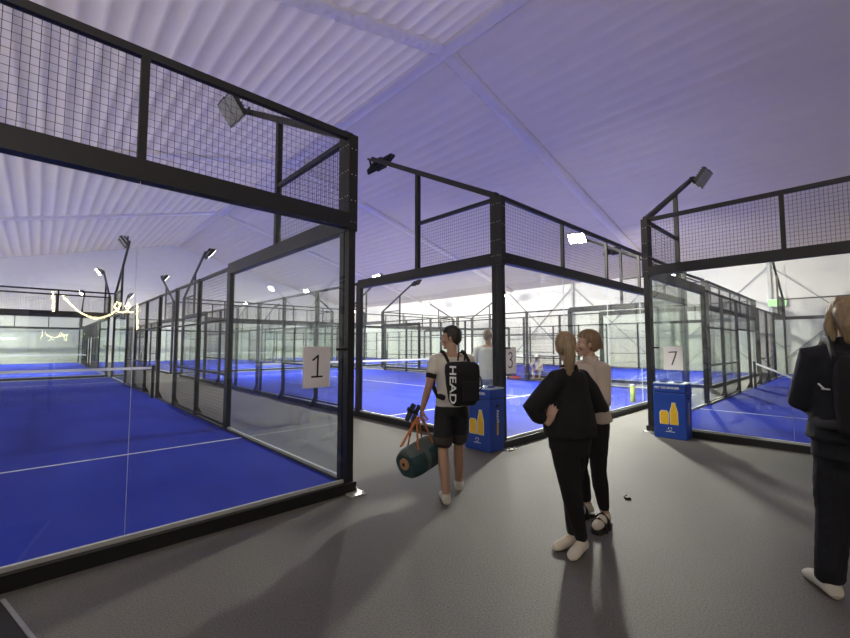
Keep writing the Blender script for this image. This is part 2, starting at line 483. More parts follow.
def make_court(loc, rz, label, lit, group='padel courts under the tent'):
    C = thing('padel_court', label, 'padel court', loc, rz, group)
    P = lambda name, key, fn, l=(0, 0, 0): link(name, cached(key, fn), C, l)
    def turf():
        mb = MB(); mb.box(.05, .05, .0, 9.95, 19.95, .10)
        def ln(x0, y0, x1, y1): mb.add([(x0, y0, .103), (x1, y0, .103), (x1, y1, .103), (x0, y1, .103)], [(0, 1, 2, 3)], 1)
        ln(.06, 3.03, 9.94, 3.08); ln(.06, 16.92, 9.94, 16.97); ln(4.975, 2.85, 5.025, 17.15)
        return mb.data('turf', [M['turf'], M['line']])
    P('turf', 'turf', turf)
    def base_x():
        mb = MB(); mb.box(-.07, -.07, 0, 10.07, .045, .11); return mb.data('base_beam', M['black'])
    def base_y():
        mb = MB(); mb.box(-.07, .05, 0, .045, 19.95, .11); return mb.data('base_beam', M['black'])
    def chan_x():
        mb = MB(); mb.box(.06, -.016, .11, 9.94, .016, .142); return mb.data('glass_channel', M['alu'])
    def chan_y():
        mb = MB(); mb.box(-.016, .12, .11, .016, 3.94, .142); return mb.data('glass_channel', M['alu'])
    def beam_x():
        mb = MB(); mb.box(-.05, -.06, 2.93, 10.05, .06, 3.10); return mb.data('wall_beam', M['black'])
    def beam_y():
        mb = MB(); mb.box(-.06, .16, 2.91, .06, 4.0, 3.10); return mb.data('wall_beam', M['black'])
    def rail_x():
        mb = MB(); mb.box(-.03, -.03, 3.97, 10.03, .03, 4.04); return mb.data('top_rail', M['black'])
    def rail_y():
        mb = MB(); mb.box(-.03, .1, 3.97, .03, 2.0, 4.03); return mb.data('top_rail', M['black'])
    def glass_x():
        mb = MB(); mb.box(0, -.006, .13, 1.988, .006, 2.94); return mb.data('glass_panel', M['glass'])
    def glass_y():
        mb = MB(); mb.box(-.006, 0, .13, .006, 1.9, 2.92); return mb.data('glass_panel', M['glass'])
    for y in (0, 20):
        P('base_beam', 'base_x', base_x, (0, y, 0)) if y == 0 else link('base_beam', cached('base_x', base_x), C, (10, 20, 0), (0, 0, PI))
        P('glass_channel', 'chan_x', chan_x, (0, y, 0))
        P('wall_beam', 'beam_x', beam_x, (0, y, 0))
        P('top_rail', 'rail_x', rail_x, (0, y, 0))
        for i in range(5):
            P('glass_panel', 'glass_x', glass_x, (2 * i + .006, y, 0))
            if i: P('glass_joint', 'joint', lambda: boxdata('glass_joint', -.0013, -.007, .16, .0013, .007, 2.93, M['joint']), (2 * i, y, 0))
            P('wire_panel', 'wires_back', lambda: wires(1.94, .87, 'x'), (2 * i + .03, y, 3.10))
        for i in range(1, 5):
            P('mesh_post', 'mesh_post', lambda: boxdata('mesh_post', -.03, -.03, 3.10, .03, .03, 3.97, M['black']), (2 * i, y, 0))
        for x in (0, 10):
            P('corner_post', 'cpx', lambda: corner_post_data(4.02, True), (x, y, 0))
            P('base_plate', 'plate', plate_data, (x + (.02 if x else -.02), y - .11 if y == 0 else y + .11, 0))
            def clamp():
                mb = MB(); mb.path([(0, 0, 0), (.13, 0, 0)], .016, 8); return mb.data('glass_clamp', M['black'])
            link('glass_clamp', cached('clamp', clamp), C, (x + (.04 if x == 0 else -.04), y - .03 if y == 0 else y + .03, 1.56), (0, 0, 0 if x == 0 else PI))
    for x in (0, 10):
        sx = 1 if x == 0 else -1
        link('base_beam', cached('base_y', base_y), C, (x, 0, 0) if x == 0 else (10, 20, 0), (0, 0, 0 if x == 0 else PI))
        for y0, sy in ((0, 1), (20, -1)):
            yo = 0 if sy > 0 else 20 - 4.06
            P('glass_channel', 'chan_y', chan_y, (x, 0 if sy > 0 else 15.94, 0))
            P('wall_beam', 'beam_y', beam_y, (x, 0 if sy > 0 else 15.84, 0))
            P('top_rail', 'rail_y', rail_y, (x, 0 if sy > 0 else 17.9, 0))
            P('corner_post', 'cpy', lambda: corner_post_data(4.10, False), (x, y0 + sy * .114, 0))
            for a in (.14, 2.04): P('glass_panel', 'glass_y', glass_y, (x, a if sy > 0 else 20 - a - 1.9, 0))
            P('wire_panel', 'wires_side', lambda: wires(1.82, .87, 'y'), (x, .15 if sy > 0 else 18.03, 3.10))
            P('lamp_post', 'lamp_post', lambda: boxdata('lamp_post', -.04, -.04, 2.97, .04, .04, 5.02, M['black']), (x, y0 + sy * 2.0, 0))
            a = link('light_arm', cached(('arm', sy), lambda: arm_data(sy)), C, (x, y0, 0))
            link('lamp_bracket', cached(('br', sx, sy), lambda: bracket_data(sx, sy)), a)
            for dat, c, R in cached(('fl', sx, sy, lit), lambda: flood_data(sx, sy, lit)):
                link('floodlight', dat, a)
                if lit:
                    LIGHTS.append((C, V((x, y0, 0)) + c + R @ V((0, 0, -.06)), R))
        for yy in (4, 6, 8, 10, 12, 14, 16):
            wide = yy in (4, 16)
            P('fence_post', ('fp', -sx, wide), lambda: fence_post_data(-sx, wide), (x, yy, 0))
        def frail(h, y0, y1, t=.03):
            mb = MB(); mb.box(-.022, y0, h - t, .022, y1, h + t); return mb.data('fence_rail', M['black'])
        P('fence_rail', 'fr_top', lambda: frail(3.03, 4.05, 15.95), (x, 0, 0))
        for y0 in (4.04, 12.04):
            for h in (.16, 1.07, 2.07): P('fence_rail', ('fr', h), lambda: frail(h, 0, 3.92, .018), (x, y0, 0))
            for d in (0, 1.98): P('wire_panel', 'wires_fence', lambda: wires(1.92, 2.84, 'y'), (x, y0 + d, .16))
        P('fence_rail', 'fr_door', lambda: frail(2.12, 8.04, 11.96, .025), (x, 0, 0))
        for d in (8.04, 10.02): P('wire_panel', 'wires_door', lambda: wires(1.94, .86, 'y'), (x, d, 2.14))
    return C

def make_net(court, label, slack=False):
    n = thing('padel_net', label, 'net', court.matrix_basis @ V((5, 10, .1)), court.rotation_euler.z, 'padel nets across the courts')
    def mesh():
        mb = MB()
        L = 9.7
        for i in range(217): mb.wire((-L / 2 + L * i / 216, 0, .03), (-L / 2 + L * i / 216, 0, .84), .0016)
        for i in range(18): mb.wire((-L / 2, 0, .03 + .81 * i / 17), (L / 2, 0, .03 + .81 * i / 17), .0016)
        return mb.data('net_mesh', M['net'])
    if slack:                                    # unhooked net: it slants from the posts down to the turf
        def top(x):
            d = 4.86 - abs(x)
            return max(.05, .86 - .50 * d + .03 * math.sin(d * 2))
        mb = MB()
        for i in range(217):
            x = -4.85 + 9.7 * i / 216; mb.wire((x, 0, .02), (x, .02 * math.sin(x * 9), top(x)), .0016)
        for k in range(18):
            for i in range(48):
                a, b = -4.85 + 9.7 * i / 48, -4.85 + 9.7 * (i + 1) / 48
                mb.wire((a, 0, .02 + (top(a) - .02) * k / 17), (b, 0, .02 + (top(b) - .02) * k / 17), .0016)
        mb.build('net_mesh', M['net'], n)
        mb = MB(); xs = [-4.86 + 9.72 * i / 60 for i in range(61)]
        mb.rings([[V((x, a * .012, top(x) + b * .035)) for a, b in ((-1, -1), (1, -1), (1, 1), (-1, 1))] for x in xs])
        mb.build('net_tape', M['tape'], n)
    else:
        link('net_mesh', cached('net', mesh), n)
    if not slack: link('net_tape', cached('tape', lambda: boxdata('net_tape', -4.86, -.012, .82, 4.86, .012, .89, M['tape'])), n)
    for s in (-1, 1):
        link('net_post', cached('npost', lambda: boxdata('net_post', -.035, -.035, 0, .035, .035, .93, M['black'])), n, (s * 4.88, 0, 0))
    return n

LIGHTS = []
U1, V1, U3, V3, U7, V7 = 2.546, 3.958, 5.380, 3.939, 8.425, 2.780
courts = [
 ((U1 - 10, V1, 0), 0, 'unlit blue padel court in the left foreground, sheet 1 on its glass', False, 'net across the dark foreground court on the left, behind its service line'),
 ((U3, V3, 0), 0, 'brightly lit blue padel court in the middle, sheet 3 on its glass', True, 'net with white tape across the bright middle court, behind the man with the backpack'),
 ((U7, V7, 0), -PI / 2, 'blue padel court on the right, turned sideways, sheet 7 on its glass', False, 'net with slanting white tape in the right-hand court beside the cropped person'),
 ((18.2, V3, 0), 0, 'lit padel court beyond the far side of the middle court', True, 'net in the lit court beyond the middle court'),
 ((U1 - 10, 26.1, 0), 0, 'lit padel court at the far end, behind the unlit foreground court', True, 'net in the far court behind the dark foreground court'),
 ((U3, 26.1, 0), 0, 'far padel court straight behind the bright middle court', True, 'net in the far court behind the bright middle court'),
 ((18.2, 26.1, 0), 0, 'farthest padel court in the back right corner of the tent', True, 'net in the farthest court in the back right corner'),
]
bpy.context.view_layer.update()
CT = []
for loc, rz, lab, lit, nlab in courts:
    c = make_court(loc, rz, lab, lit); bpy.context.view_layer.update()
    CT.append(c); make_net(c, nlab, rz != 0)
bpy.context.view_layer.update()

POWER = 470.0
ld = bpy.data.lights.new('floodlight_beam', 'AREA'); ld.shape = 'RECTANGLE'; ld.size = .38; ld.size_y = .29
ld.energy = POWER; ld.color = (1.0, .95, .85); ld.spread = math.radians(122)
for C, p, R in LIGHTS:
    lo = bpy.data.objects.new('floodlight_beam', ld); COL.objects.link(lo)
    lo.matrix_world = C.matrix_world @ (Matrix.Translation(p) @ R.to_4x4())

# ------------------------------------------------------------------ number sheets
def number_sheet(ch, label, loc, rz):
    t = thing('number_sheet', label, 'sign', loc, rz, 'court number sheets')
    mb = MB(); mb.box(-.155, -.003, -.215, .155, 0, .215); mb.build('paper', M['paper'], t)
    strokes = {'1': [[(-.045, .075), (.012, .12), (.006, -.10)], [(-.055, -.10), (.06, -.10)]],
               '3': [[(-.045, .10), (-.01, .13), (.035, .11), (.045, .065), (.015, .025), (-.015, .015), (.03, .0), (.05, -.045), (.03, -.10), (-.015, -.12), (-.055, -.095)]],
               '7': [[(-.06, .105), (.058, .115), (.03, .02), (-.02, -.12)]]}[ch]
    mb = MB()
    for st in strokes:
        for p, q in zip(st[:-1], st[1:]):
            p, q = V((p[0], -.0045, p[1])), V((q[0], -.0045, q[1])); e = (q - p).normalized() * .007
            mb.bar(p - e, q + e, .003, .020, 0, (0, 1, 0)) if False else mb.bar(p - e, q + e, .018, .003, 0, (0, 1, 0))
    mb.build('numeral', M['ink'], t)
    return t
number_sheet('1', 'white sheet with a black 1 on the glass of the dark left court', (U1 - .40, V1 - .008, 1.375), 0)
number_sheet('3', 'white sheet with a black 3 on the glass beside the middle corner post', (U3 + .21, V3 - .008, 1.36), 0)
number_sheet('7', 'white sheet with a black 7 on the glass above the right-hand blue bin', (U7 - .008, V7 - .40, 1.37), -PI / 2)

# ------------------------------------------------------------------ recycling bins
def poly_prism(pts, y0, y1, mi=0, mb=None):
    mb = mb or MB(); n = len(pts)
    vs = [(x, y0, z) for x, z in pts] + [(x, y1, z) for x, z in pts]
    mb.add(vs, [tuple(range(n)), tuple(reversed(range(n, 2 * n)))] + [(i + n, (i + 1) % n + n, (i + 1) % n, i) for i in range(n)], mi)
    return mb

def make_bin(label, loc, rz):
    W, D, H = .50, .36, .95
    t = thing('recycling_bin', label, 'bin', loc, rz, 'blue recycling bins by the court corners')
    mb = MB(); mb.box(-W / 2, -D / 2, 0, W / 2, D / 2, H - .17); bevel(mb.build('bin_body', M['bin_blue'], t), .012)
    mb = MB(); mb.box(-W / 2 - .004, -D / 2 - .004, H - .165, W / 2 + .004, D / 2 + .004, H - .02); bevel(mb.build('bin_hood', M['bin_blue'], t), .012)
    top = MB(); top.box(-W / 2, -D / 2, H - .02, W / 2, D / 2, H); lid = bevel(top.build('bin_lid', M['pale_blue'], t), .006)
    for x in (-.11, .11):
        r = MB(); rs = []
        for k in range(24):
            a = 2 * PI * k / 24; c = V((x + .075 * math.cos(a), .075 * math.sin(a), H + .004)); d = V((math.cos(a), math.sin(a), 0))
            rs.append([c + d * .012 * math.cos(b) + V((0, 0, .008 * math.sin(b))) for b in (0, PI / 2, PI, 3 * PI / 2)])
        rs.append(rs[0]); r.rings(rs, cap=False)
        for k in range(1):
            r.add([V((x + .066 * math.cos(2 * PI * q / 24), .066 * math.sin(2 * PI * q / 24), H + .002)) for q in range(24)], [tuple(range(24))], 1)
        r.build('throw_hole', [M['bin_blue_dark'], M['ink']], lid)
    fy = -D / 2
    can = [(-.055, 0), (.055, 0), (.062, .012), (.062, .185), (.040, .225), (-.040, .225), (-.062, .185), (-.062, .012)]
    bot = [(-.052, 0), (.052, 0), (.056, .012), (.056, .21), (.030, .31), (.024, .36), (-.024, .36), (-.030, .31), (-.056, .21), (-.056, .012)]
    for nm, pts, cx in (('can_picture', can, -.085), ('bottle_picture', bot, .065)):
        mb = MB()
        poly_prism([(cx + x * 1.16, .245 + (z - .1) * 1.05 + .1) for x, z in pts], fy - .0015, fy + .001, 1, mb)
        poly_prism([(cx + x, .245 + z) for x, z in pts], fy - .003, fy + .001, 0, mb)
        mb.build(nm, [M['yellow'], M['white']], t)
    me = text_mesh('PET OG BOKSER', .052, 'lettering', .001, .0012); me.materials.append(M['white'])
    link('lettering', me, t, (-.03, fy - .0055, H - .085), (PI / 2, 0, 0))
    mb = MB()                                                     # small round emblem of three bent arrows
    for k in range(3):
        a0 = 2 * PI * k / 3
        arc = [V((.0, fy - .003, .165)) + V((.028 * math.cos(a0 + q * .26), 0, .028 * math.sin(a0 + q * .26))) for q in range(6)]
        for p, q in zip(arc[:-1], arc[1:]): mb.bar(p, q, .010, .003, 0, (0, 1, 0))
    mb.bar((-.07, fy - .002, .118), (.07, fy - .002, .118), .003, .008)
    mb.build('emblem', M['white'], t)
    # right-hand side: slot and upright lettering
    mb = MB(); mb.box(W / 2 - .001, -.045, .66, W / 2 + .003, .035, .70); mb.build('handle_slot', M['ink'], t)
    me = text_mesh('PANT', .075, 'lettering', .001, .0015); me.materials.append(M['white'])
    link('lettering', me, t, (W / 2 + .002, 0, .52), (PI / 2, PI / 2, PI / 2))
    mb = MB(); mb.box(W / 2 - .001, -.018, .24, W / 2 + .002, .018, .43); mb.build('side_stripe', M['yellow'], t)
    return t
make_bin('blue recycling bin with yellow can and bottle below the sheet 7', (8.17, 2.35, 0), -PI / 2 + .03)
make_bin('blue recycling bin half hidden behind the man with the backpack', (5.15, 4.12, 0), -PI / 2)

# ------------------------------------------------------------------ figures
def skin(name, c): return mat(name, c, 0.55, var=0.08, scale=25)
M['skin_m'] = skin('skin_tanned', (0.42, 0.25, 0.17))
M['skin_f'] = skin('skin_fair', (0.52, 0.33, 0.25))
M['lip'] = skin('lips', (0.36, 0.13, 0.11))
M['eye'] = mat('eye_white', (0.6, 0.6, 0.58), 0.2)
M['hair_dark'] = mat('hair_dark_brown', (0.018, 0.013, 0.010), 0.5, var=.4, scale=60, bump=.4, stretch=(1, 1, .15))
M['hair_brown'] = mat('hair_brown', (0.20, 0.125, 0.07), 0.5, var=.5, scale=60, bump=.5, stretch=(1, 1, .15))
M['hair_blond'] = mat('hair_dark_blond', (0.27, 0.19, 0.105), 0.5, var=.6, scale=60, bump=.5, stretch=(1, 1, .12))
M['shirt'] = mat('white_jersey', (0.60, 0.56, 0.50), 0.8, var=.06, bump=.2)
M['shirt2'] = mat('bright_white_jersey', (0.88, 0.86, 0.85), 0.8, var=.05, bump=.2)
M['black_cloth'] = mat('black_cloth', (0.0045, 0.0045, 0.0055), 0.85, var=.2, bump=.3)
M['black_short'] = mat('black_shorts_cloth', (0.006, 0.0065, 0.008), 0.75, var=.2, bump=.3)
M['brown_hem'] = mat('dark_brown_cloth', (0.04, 0.032, 0.030), 0.8)
M['beige'] = mat('beige_knit', (0.50, 0.42, 0.35), 0.85, var=.08, bump=.4)
M['navy'] = mat('dark_navy_cloth', (0.007, 0.008, 0.015), 0.8, var=.2, bump=.3)
M['shoe'] = mat('white_shoe', (0.66, 0.63, 0.56), 0.6, var=.06)
M['sole'] = mat('shoe_sole', (0.40, 0.36, 0.30), 0.7)
M['sock'] = mat('white_sock', (0.70, 0.64, 0.54), 0.85, bump=.2)
M['grey_short'] = mat('light_grey_shorts', (0.40, 0.41, 0.48), 0.8)

def lerp(a, b, t): return a + (b - a) * t

def hand(mb, wrist, d, nrm, s, curl=.5, thumb=1, size=1.0, spread=.06):
    """palm, four unequal fingers and a thumb; d: wrist to knuckles, nrm: the way the palm faces, thumb: side sign"""
    d = V(d).normalized(); n = V(nrm); n = (n - d * n.dot(d)).normalized(); sd = d.cross(n).normalized() * thumb
    k = s * size; w = V(wrist)
    rs = []
    for t, hw, hd in ((0, .024, .019), (.25, .032, .018), (.6, .041, .016), (.95, .042, .013), (1.03, .036, .008)):
        c = w + d * (.092 * k * t)
        rs.append([c + sd * (hw * k * math.cos(a)) + n * (hd * k * math.sin(a)) for a in [2 * PI * q / 12 for q in range(12)]])
    mb.rings(rs)
    for j, (off, ln) in enumerate(((.030, .074), (.010, .083), (-.011, .077), (-.030, .060))):
        p = w + d * (.085 * k) + sd * (off * k); pts = [p]; a = 0
        for seg, fr in enumerate((.45, .30, .25)):
            a += curl * (.55 if seg == 0 else .85) * (1 + .12 * j)
            dr = (d * math.cos(a) + n * math.sin(a) + sd * (spread * (1.5 - j))).normalized()
            p = p + dr * (ln * fr * k); pts.append(p)
        mb.path(pts, [.0095 * k, .0090 * k, .0082 * k, .0072 * k], 8)
    p0 = w + d * (.022 * k) + sd * (.022 * k)
    p1 = p0 + (d * .55 + sd * .75 + n * .2).normalized() * (.042 * k)
    p2 = p1 + (d * .85 + sd * .35 + n * .35 * (1 + curl)).normalized() * (.032 * k)
    p3 = p2 + (d * .9 + n * .5 * (1 + curl)).normalized() * (.026 * k)
    mb.path([p0, p1, p2, p3], [.016 * k, .0125 * k, .0105 * k, .0085 * k], 8)

MALE = [(.88, .155, .112, 0), (.95, .168, .12, -.008), (1.02, .160, .112, -.004), (1.12, .145, .102, .0), (1.24, .160, .112, 0), (1.34, .178, .12, 0), (1.42, .176, .108, -.005), (1.48, .13, .08, -.012), (1.53, .07, .055, -.012)]
FEM = [(.88, .165, .118, -.005), (.95, .178, .125, -.012), (1.03, .155, .108, -.004), (1.13, .128, .092, .0), (1.24, .142, .103, .008), (1.33, .155, .115, .012), (1.42, .150, .098, -.002), (1.48, .11, .072, -.012), (1.53, .058, .050, -.012)]

class Figure:
    def __init__(self, H, fem=False):
        self.s = H / 1.8; self.fem = fem
        x = .165 if fem else .190
        self.J = dict(shL=(-x, -.01, 1.455), shR=(x, -.01, 1.455), elL=(-x - .06, -.02, 1.15), elR=(x + .06, -.02, 1.15),
                      wrL=(-x - .07, .05, .90), wrR=(x + .07, .05, .90), hipL=(-.09, 0, .92), hipR=(.09, 0, .92),
                      knL=(-.10, .02, .50), knR=(.10, .02, .50), anL=(-.10, -.01, .085), anR=(.10, -.01, .085),
                      toL=(-.13, 1, 0), toR=(.13, 1, 0))
        self.handdir = dict(L=(0, .1, -1), R=(0, .1, -1)); self.palm = dict(L=(1, 0, 0), R=(-1, 0, 0))
        self.curl = dict(L=.45, R=.45)
        self.thumb = dict(L=1, R=-1)
        self.hy = 0.0; self.hp = 0.0; self.headc = V((0, .02, 1.685)); self.lift = dict(L=0, R=0)
    def j(self, k): return V(self.J[k]) * self.s
    def headm(self):
        s = self.s
        return Matrix.Translation(self.headc * s) @ Matrix.Rotation(self.hy, 4, 'Z') @ Matrix.Rotation(self.hp, 4, 'X') @ Matrix.Diagonal((s, s, s, 1))
    def torso(self, mb, grow=0.0, z0=None, z1=None, widen=None):
        st = []
        for z, a, b, y in (FEM if self.fem else MALE):
            if z0 is not None and z < z0: continue
            if z1 is not None and z > z1: continue
            g = grow + (widen(z) if widen else 0)
            st.append((0, y * self.s, z * self.s, (a + g) * self.s, (b + g) * self.s))
        mb.loft(st, 28, e=2.3)
    def limb(self, mb, a, b, c, rads, grow=0):
        p, q, r = a, b, c; s = self.s
        pts = [p, lerp(p, q, .5), q, lerp(q, r, .35), r]
        mb.path(pts, [(x + grow) * s for x in rads], 14)
    def arm_r(self): return (.044, .040, .034, .033, .024) if self.fem else (.053, .049, .040, .040, .028)
    def leg_r(self): return (.088, .074, .053, .055, .036) if self.fem else (.088, .074, .055, .059, .038)
    def foot(self, mb, side, grow=0.0, top=True):
        s = self.s; a = self.j('an' + side); d = V(self.J['to' + side]); d.z = 0; d.normalize()
        w = V((d.y, -d.x, 0)); z0 = self.lift[side] * s
        st = ((-.055, .030, .030, .036), (-.035, .036, .045, .05), (.02, .037, .050, .052), (.08, .042, .042, .042), (.14, .047, .031, .031), (.185, .042, .023, .024), (.205, .022, .016, .02))
        rs = []
        for t, hw, hh, zc in st:
            c = V((a.x, a.y, z0)) + d * (t * s * (1 + 6 * grow)) + V((0, 0, (zc + .006) * s))
            hw = (hw + grow) * s; hh = (hh + grow) * s
            rs.append([c + w * (hw * math.cos(q)) + V((0, 0, max(hh * math.sin(q), -(zc + .004) * s))) for q in [2 * PI * k / 14 for k in range(14)]])
        mb.rings(rs)
        mb.path([V((a.x, a.y, z0 + .05 * s)), a + V((0, 0, .05 * s))], [(.040 + grow) * s, (.037 + grow) * s], 12)
    def head(self, mb):
        b = len(mb.v)
        mb.ell((0, -.012, .035), (.076, .097, .088))
        mb.ell((0, .022, -.02), (.064, .074, .088))
        mb.ell((0, .040, -.075), (.044, .050, .042))
        mb.ell((0, .078, -.100), (.022, .020, .018), n=10)
        mb.path([(0, .094, .018), (0, .106, -.012), (0, .115, -.030)], [.009, .011, .013], 8)
        for q in (-1, 1):
            mb.ell((q * .013, .106, -.034), (.009, .011, .008), n=8)
            mb.ell((q * .077, -.008, -.010), (.011, .020, .033), Matrix.Rotation(q * .3, 3, 'Z'), n=10)
            mb.ell((q * .034, .084, .022), (.026, .012, .009), n=8)
            mb.ell((q * .046, .062, -.028), (.024, .026, .024), n=10)
        mb.ell((0, .098, -.060), (.024, .010, .006), n=8)
        mb.ell((0, .096, -.071), (.021, .010, .007), n=8)
        mb.xform(self.headm(), b)
    def body(self, label, loc, rz, skinm, hands='LR', group=None):
        mb = MB(); s = self.s
        self.torso(mb)
        hb = self.headc * s
        mb.path([V((0, -.02, 1.46)) * s, V((0, -.012, 1.54)) * s, hb + V((0, -.02, -.06)) * s], [.062 * s * (.9 if self.fem else 1), .054 * s * (.88 if self.fem else 1), .055 * s * (.88 if self.fem else 1)], 14)
        self.head(mb)
        for S in 'LR':
            self.limb(mb, self.j('sh' + S), self.j('el' + S), self.j('wr' + S), self.arm_r())
            self.limb(mb, self.j('hip' + S), self.j('kn' + S), self.j('an' + S), self.leg_r())
            self.foot(mb, S, -.008)
            if S in hands:
                hand(mb, self.j('wr' + S), self.handdir[S], self.palm[S], s, self.curl[S], self.thumb[S])
        hm = self.headm(); inv = hm.inverted()
        def pick(c):
            p = inv @ c
            return 1 if (abs(p.x) < .025 and p.y > .088 and -.078 < p.z < -.054) else 0
        o = remesh(mb, .0062, 'person', [skinm, M['lip']], None, 2, pick=pick, loc=loc, rot=(0, 0, rz))
        tag(o, label, 'person', group)
        self.o = o
        for q in (-1, 1):
            e = MB(); e.ell((q * .034, .083, .006), (.012, .010, .008), n=8, mi=0); e.ell((q * .034, .0905, .006), (.005, .0035, .005), n=6, mi=1)
            e.xform(hm); e.build('eye', [M['eye'], M['ink']], o, smooth=True)
        return o
    def wear(self, name, mb, m, voxel=.009, amp=.005, freq=9, smooth=3, pick=None, label=None):
        seed = random.random() * 50
        def disp(p):
            return amp * (noise.noise(V((p.x * freq, p.y * freq, p.z * freq * .55 + seed))) + .5 * noise.noise(p * freq * 2.3))
        o = remesh(mb, voxel, name, m, self.o, smooth, disp, pick)
        if label: o['label'] = label
        return o
    def shoe(self, side, m=None, sole=True, name='sneaker'):
        mb = MB(); self.foot(mb, side, .010 if sole else .005)
        s = self.s; z0 = self.lift[side] * s
        zs = z0 + .024 * s; cut = z0 + .105 * s
        # clip the ankle shaft so the shoe ends at a collar
        o = self.wear(name, mb, [m or M['shoe'], M['sole']], .006, .0015, 12, 3, lambda c: 1 if (sole and c.z < zs) else 0)
        bm = bmesh.new(); bm.from_mesh(o.data)
        bmesh.ops.bisect_plane(bm, geom=bm.verts[:] + bm.edges[:] + bm.faces[:], plane_co=(0, 0, cut), plane_no=(0, 0, 1), clear_outer=True)
        for v in bm.verts:
            if v.co.z < 0.001: v.co.z = 0.001
        bm.to_mesh(o.data); bm.free()
        return o

def hair_cap(F, m, fringe=.035, low=-.035, puff=.012, amp=.004, extra=None, name='hair', front_y=.05):
    """hair shell on the skull, cut back at the face"""
    mb = MB()
    mb.ell((0, -.016, .040), (.080 + puff, .100 + puff, .090 + puff))
    mb.ell((0, -.045, -.005), (.070 + puff * .8, .066 + puff, .075 + puff * .5))
    if extra: extra(mb)
    hm = F.headm()
    vox = .007
    # carve the face and nape away before remeshing is not possible, so trim afterwards
    def disp(p):
        return amp * (noise.noise(V((p.x * 60, p.y * 60, p.z * 12))) + noise.noise(V((p.x * 25, p.y * 25, p.z * 6))))
    o = remesh(mb, vox, name, m, None, 2, disp)
    bm = bmesh.new(); bm.from_mesh(o.data)
    kill = [v for v in bm.verts if (v.co.y > .02 and v.co.z < fringe + (v.co.y - .02) * .35 and v.co.y > -.5) and abs(v.co.x) < .2 and not (v.co.z < -.11)]
    kill += [v for v in bm.verts if v.co.z < low and v.co.y > -.03 and v.co.y <= .02 and not extra]
    bmesh.ops.delete(bm, geom=list(set(kill)), context='VERTS')
    bm.transform(hm)
    bm.to_mesh(o.data); bm.free()
    o.parent = F.o
    return o

# ---- man with the backpack --------------------------------------------------
ROT_M = math.radians(62 - 90)
F = Figure(1.80)
F.J.update(elL=(-.265, -.02, 1.17), wrL=(-.315, .06, .915), elR=(.235, .03, 1.18), wrR=(.17, .25, 1.20),
           hipL=(-.09, 0, .92), knL=(-.115, -.04, .50), anL=(-.125, -.17, .10), hipR=(.09, 0, .92), knR=(.115, .11, .50), anR=(.135, .16, .085),
           toL=(.15, 1, 0), toR=(.35, 1, 0))
F.handdir['L'] = (-.06, .12, -1); F.palm['L'] = (1, .2, 0); F.curl['L'] = 1.0
F.handdir['R'] = (-.4, .5, .6); F.palm['R'] = (-.4, -.6, 0); F.curl['R'] = 1.1
F.hy = math.radians(58); F.hp = math.radians(-6)
MAN = (3.28, 3.07, 0)
man = F.body('man in white shirt and black shorts with a black backpack, carrying a duffel bag', MAN, ROT_M, M['skin_m'])
hair_cap(F, M['hair_dark'], .045, -.03, .010, .004)
mb = MB(); F.torso(mb, .020, 1.0, 1.5)
mb.loft([(0, 0, .955 * F.s, .185 * F.s, .142 * F.s), (0, 0, 1.10 * F.s, .172 * F.s, .128 * F.s)], 28)
for S in 'LR':
    a, b = F.j('sh' + S), F.j('el' + S); mb.path([lerp(a, V((0, 0, a.z)), .3), a, lerp(a, b, .45)], [.07, .068, .064], 14)
F.wear('t_shirt', mb, M['shirt'], .009, .006)
mb = MB(); s = F.s
mb.loft([(0, 0, .86 * s, .185 * s, .135 * s), (0, 0, .93 * s, .188 * s, .14 * s), (0, 0, 1.01 * s, .172 * s, .125 * s)], 28)
for S in 'LR':
    a, k = F.j('hip' + S), F.j('kn' + S); mb.path([a + V((0, 0, -.02)), lerp(a, k, .45), lerp(a, k, .76)], [.105, .105, .104], 16)
hemz = .64 * s
F.wear('shorts', mb, [M['black_short'], M['brown_hem']], .009, .007, 8, 3, lambda c: 1 if c.z < hemz else 0)
mb = MB(); a, b = F.j('shL'), F.j('elL'); mb.path([lerp(a, b, .36), lerp(a, b, .70)], [.062, .055], 14, round_caps=False)
o = F.wear('armband', mb, M['black_cloth'], .006, .001); o['label'] = 'black band on the left upper arm'
for S in 'LR': F.shoe(S)

# backpack, hung on both shoulders
bp = thing('backpack', 'black backpack with white lettering on the back of the man in shorts', 'backpack', MAN, ROT_M)
mb = MB(); n0 = 0
st = [(.99, .110, .07), (1.02, .140, .09), (1.18, .165, .11), (1.33, .178, .105), (1.40, .175, .085), (1.43, .14, .05)]
mb.loft([(.05, -.225 + .01 * i, z * s, a, b) for i, (z, a, b) in enumerate(st)], 32, e=4.0)
remesh(mb, .009, 'bag_body', M['black_cloth'], bp, 3, lambda p: .006 * noise.noise(p * 8))
mb = MB()
mb.box(.05 - .06, -.343, 1.04 * s, .05 + .13, -.325, 1.24 * s); bevel(mb.build('front_pocket', M['black_cloth'], bp), .01)
for q in (-1, 1):
    x = q * .115
    mb = MB()
    mb.path([(x + .02, -.16, 1.44 * s), (x, -.10, 1.515 * s), (x, -.02, 1.53 * s), (x, .07, 1.49 * s), (x * 1.15, .135, 1.40 * s), (x * 1.3, .15, 1.28 * s), (x * 1.55, .10, 1.15 * s), (x * 1.45, -.03, 1.07 * s), (x * 1.2, -.15, 1.06 * s)], .030, 10, flat=.3, flatdir=(1, 0, 0))
    mb.build('shoulder_strap', M['black_cloth'], bp, smooth=True)
mb = MB(); mb.path([(.0, -.20, 1.45 * s), (.005, -.215, 1.53 * s), (.07, -.215, 1.53 * s), (.075, -.20, 1.45 * s)], .010, 8); mb.build('grab_handle', M['black_cloth'], bp, smooth=True)
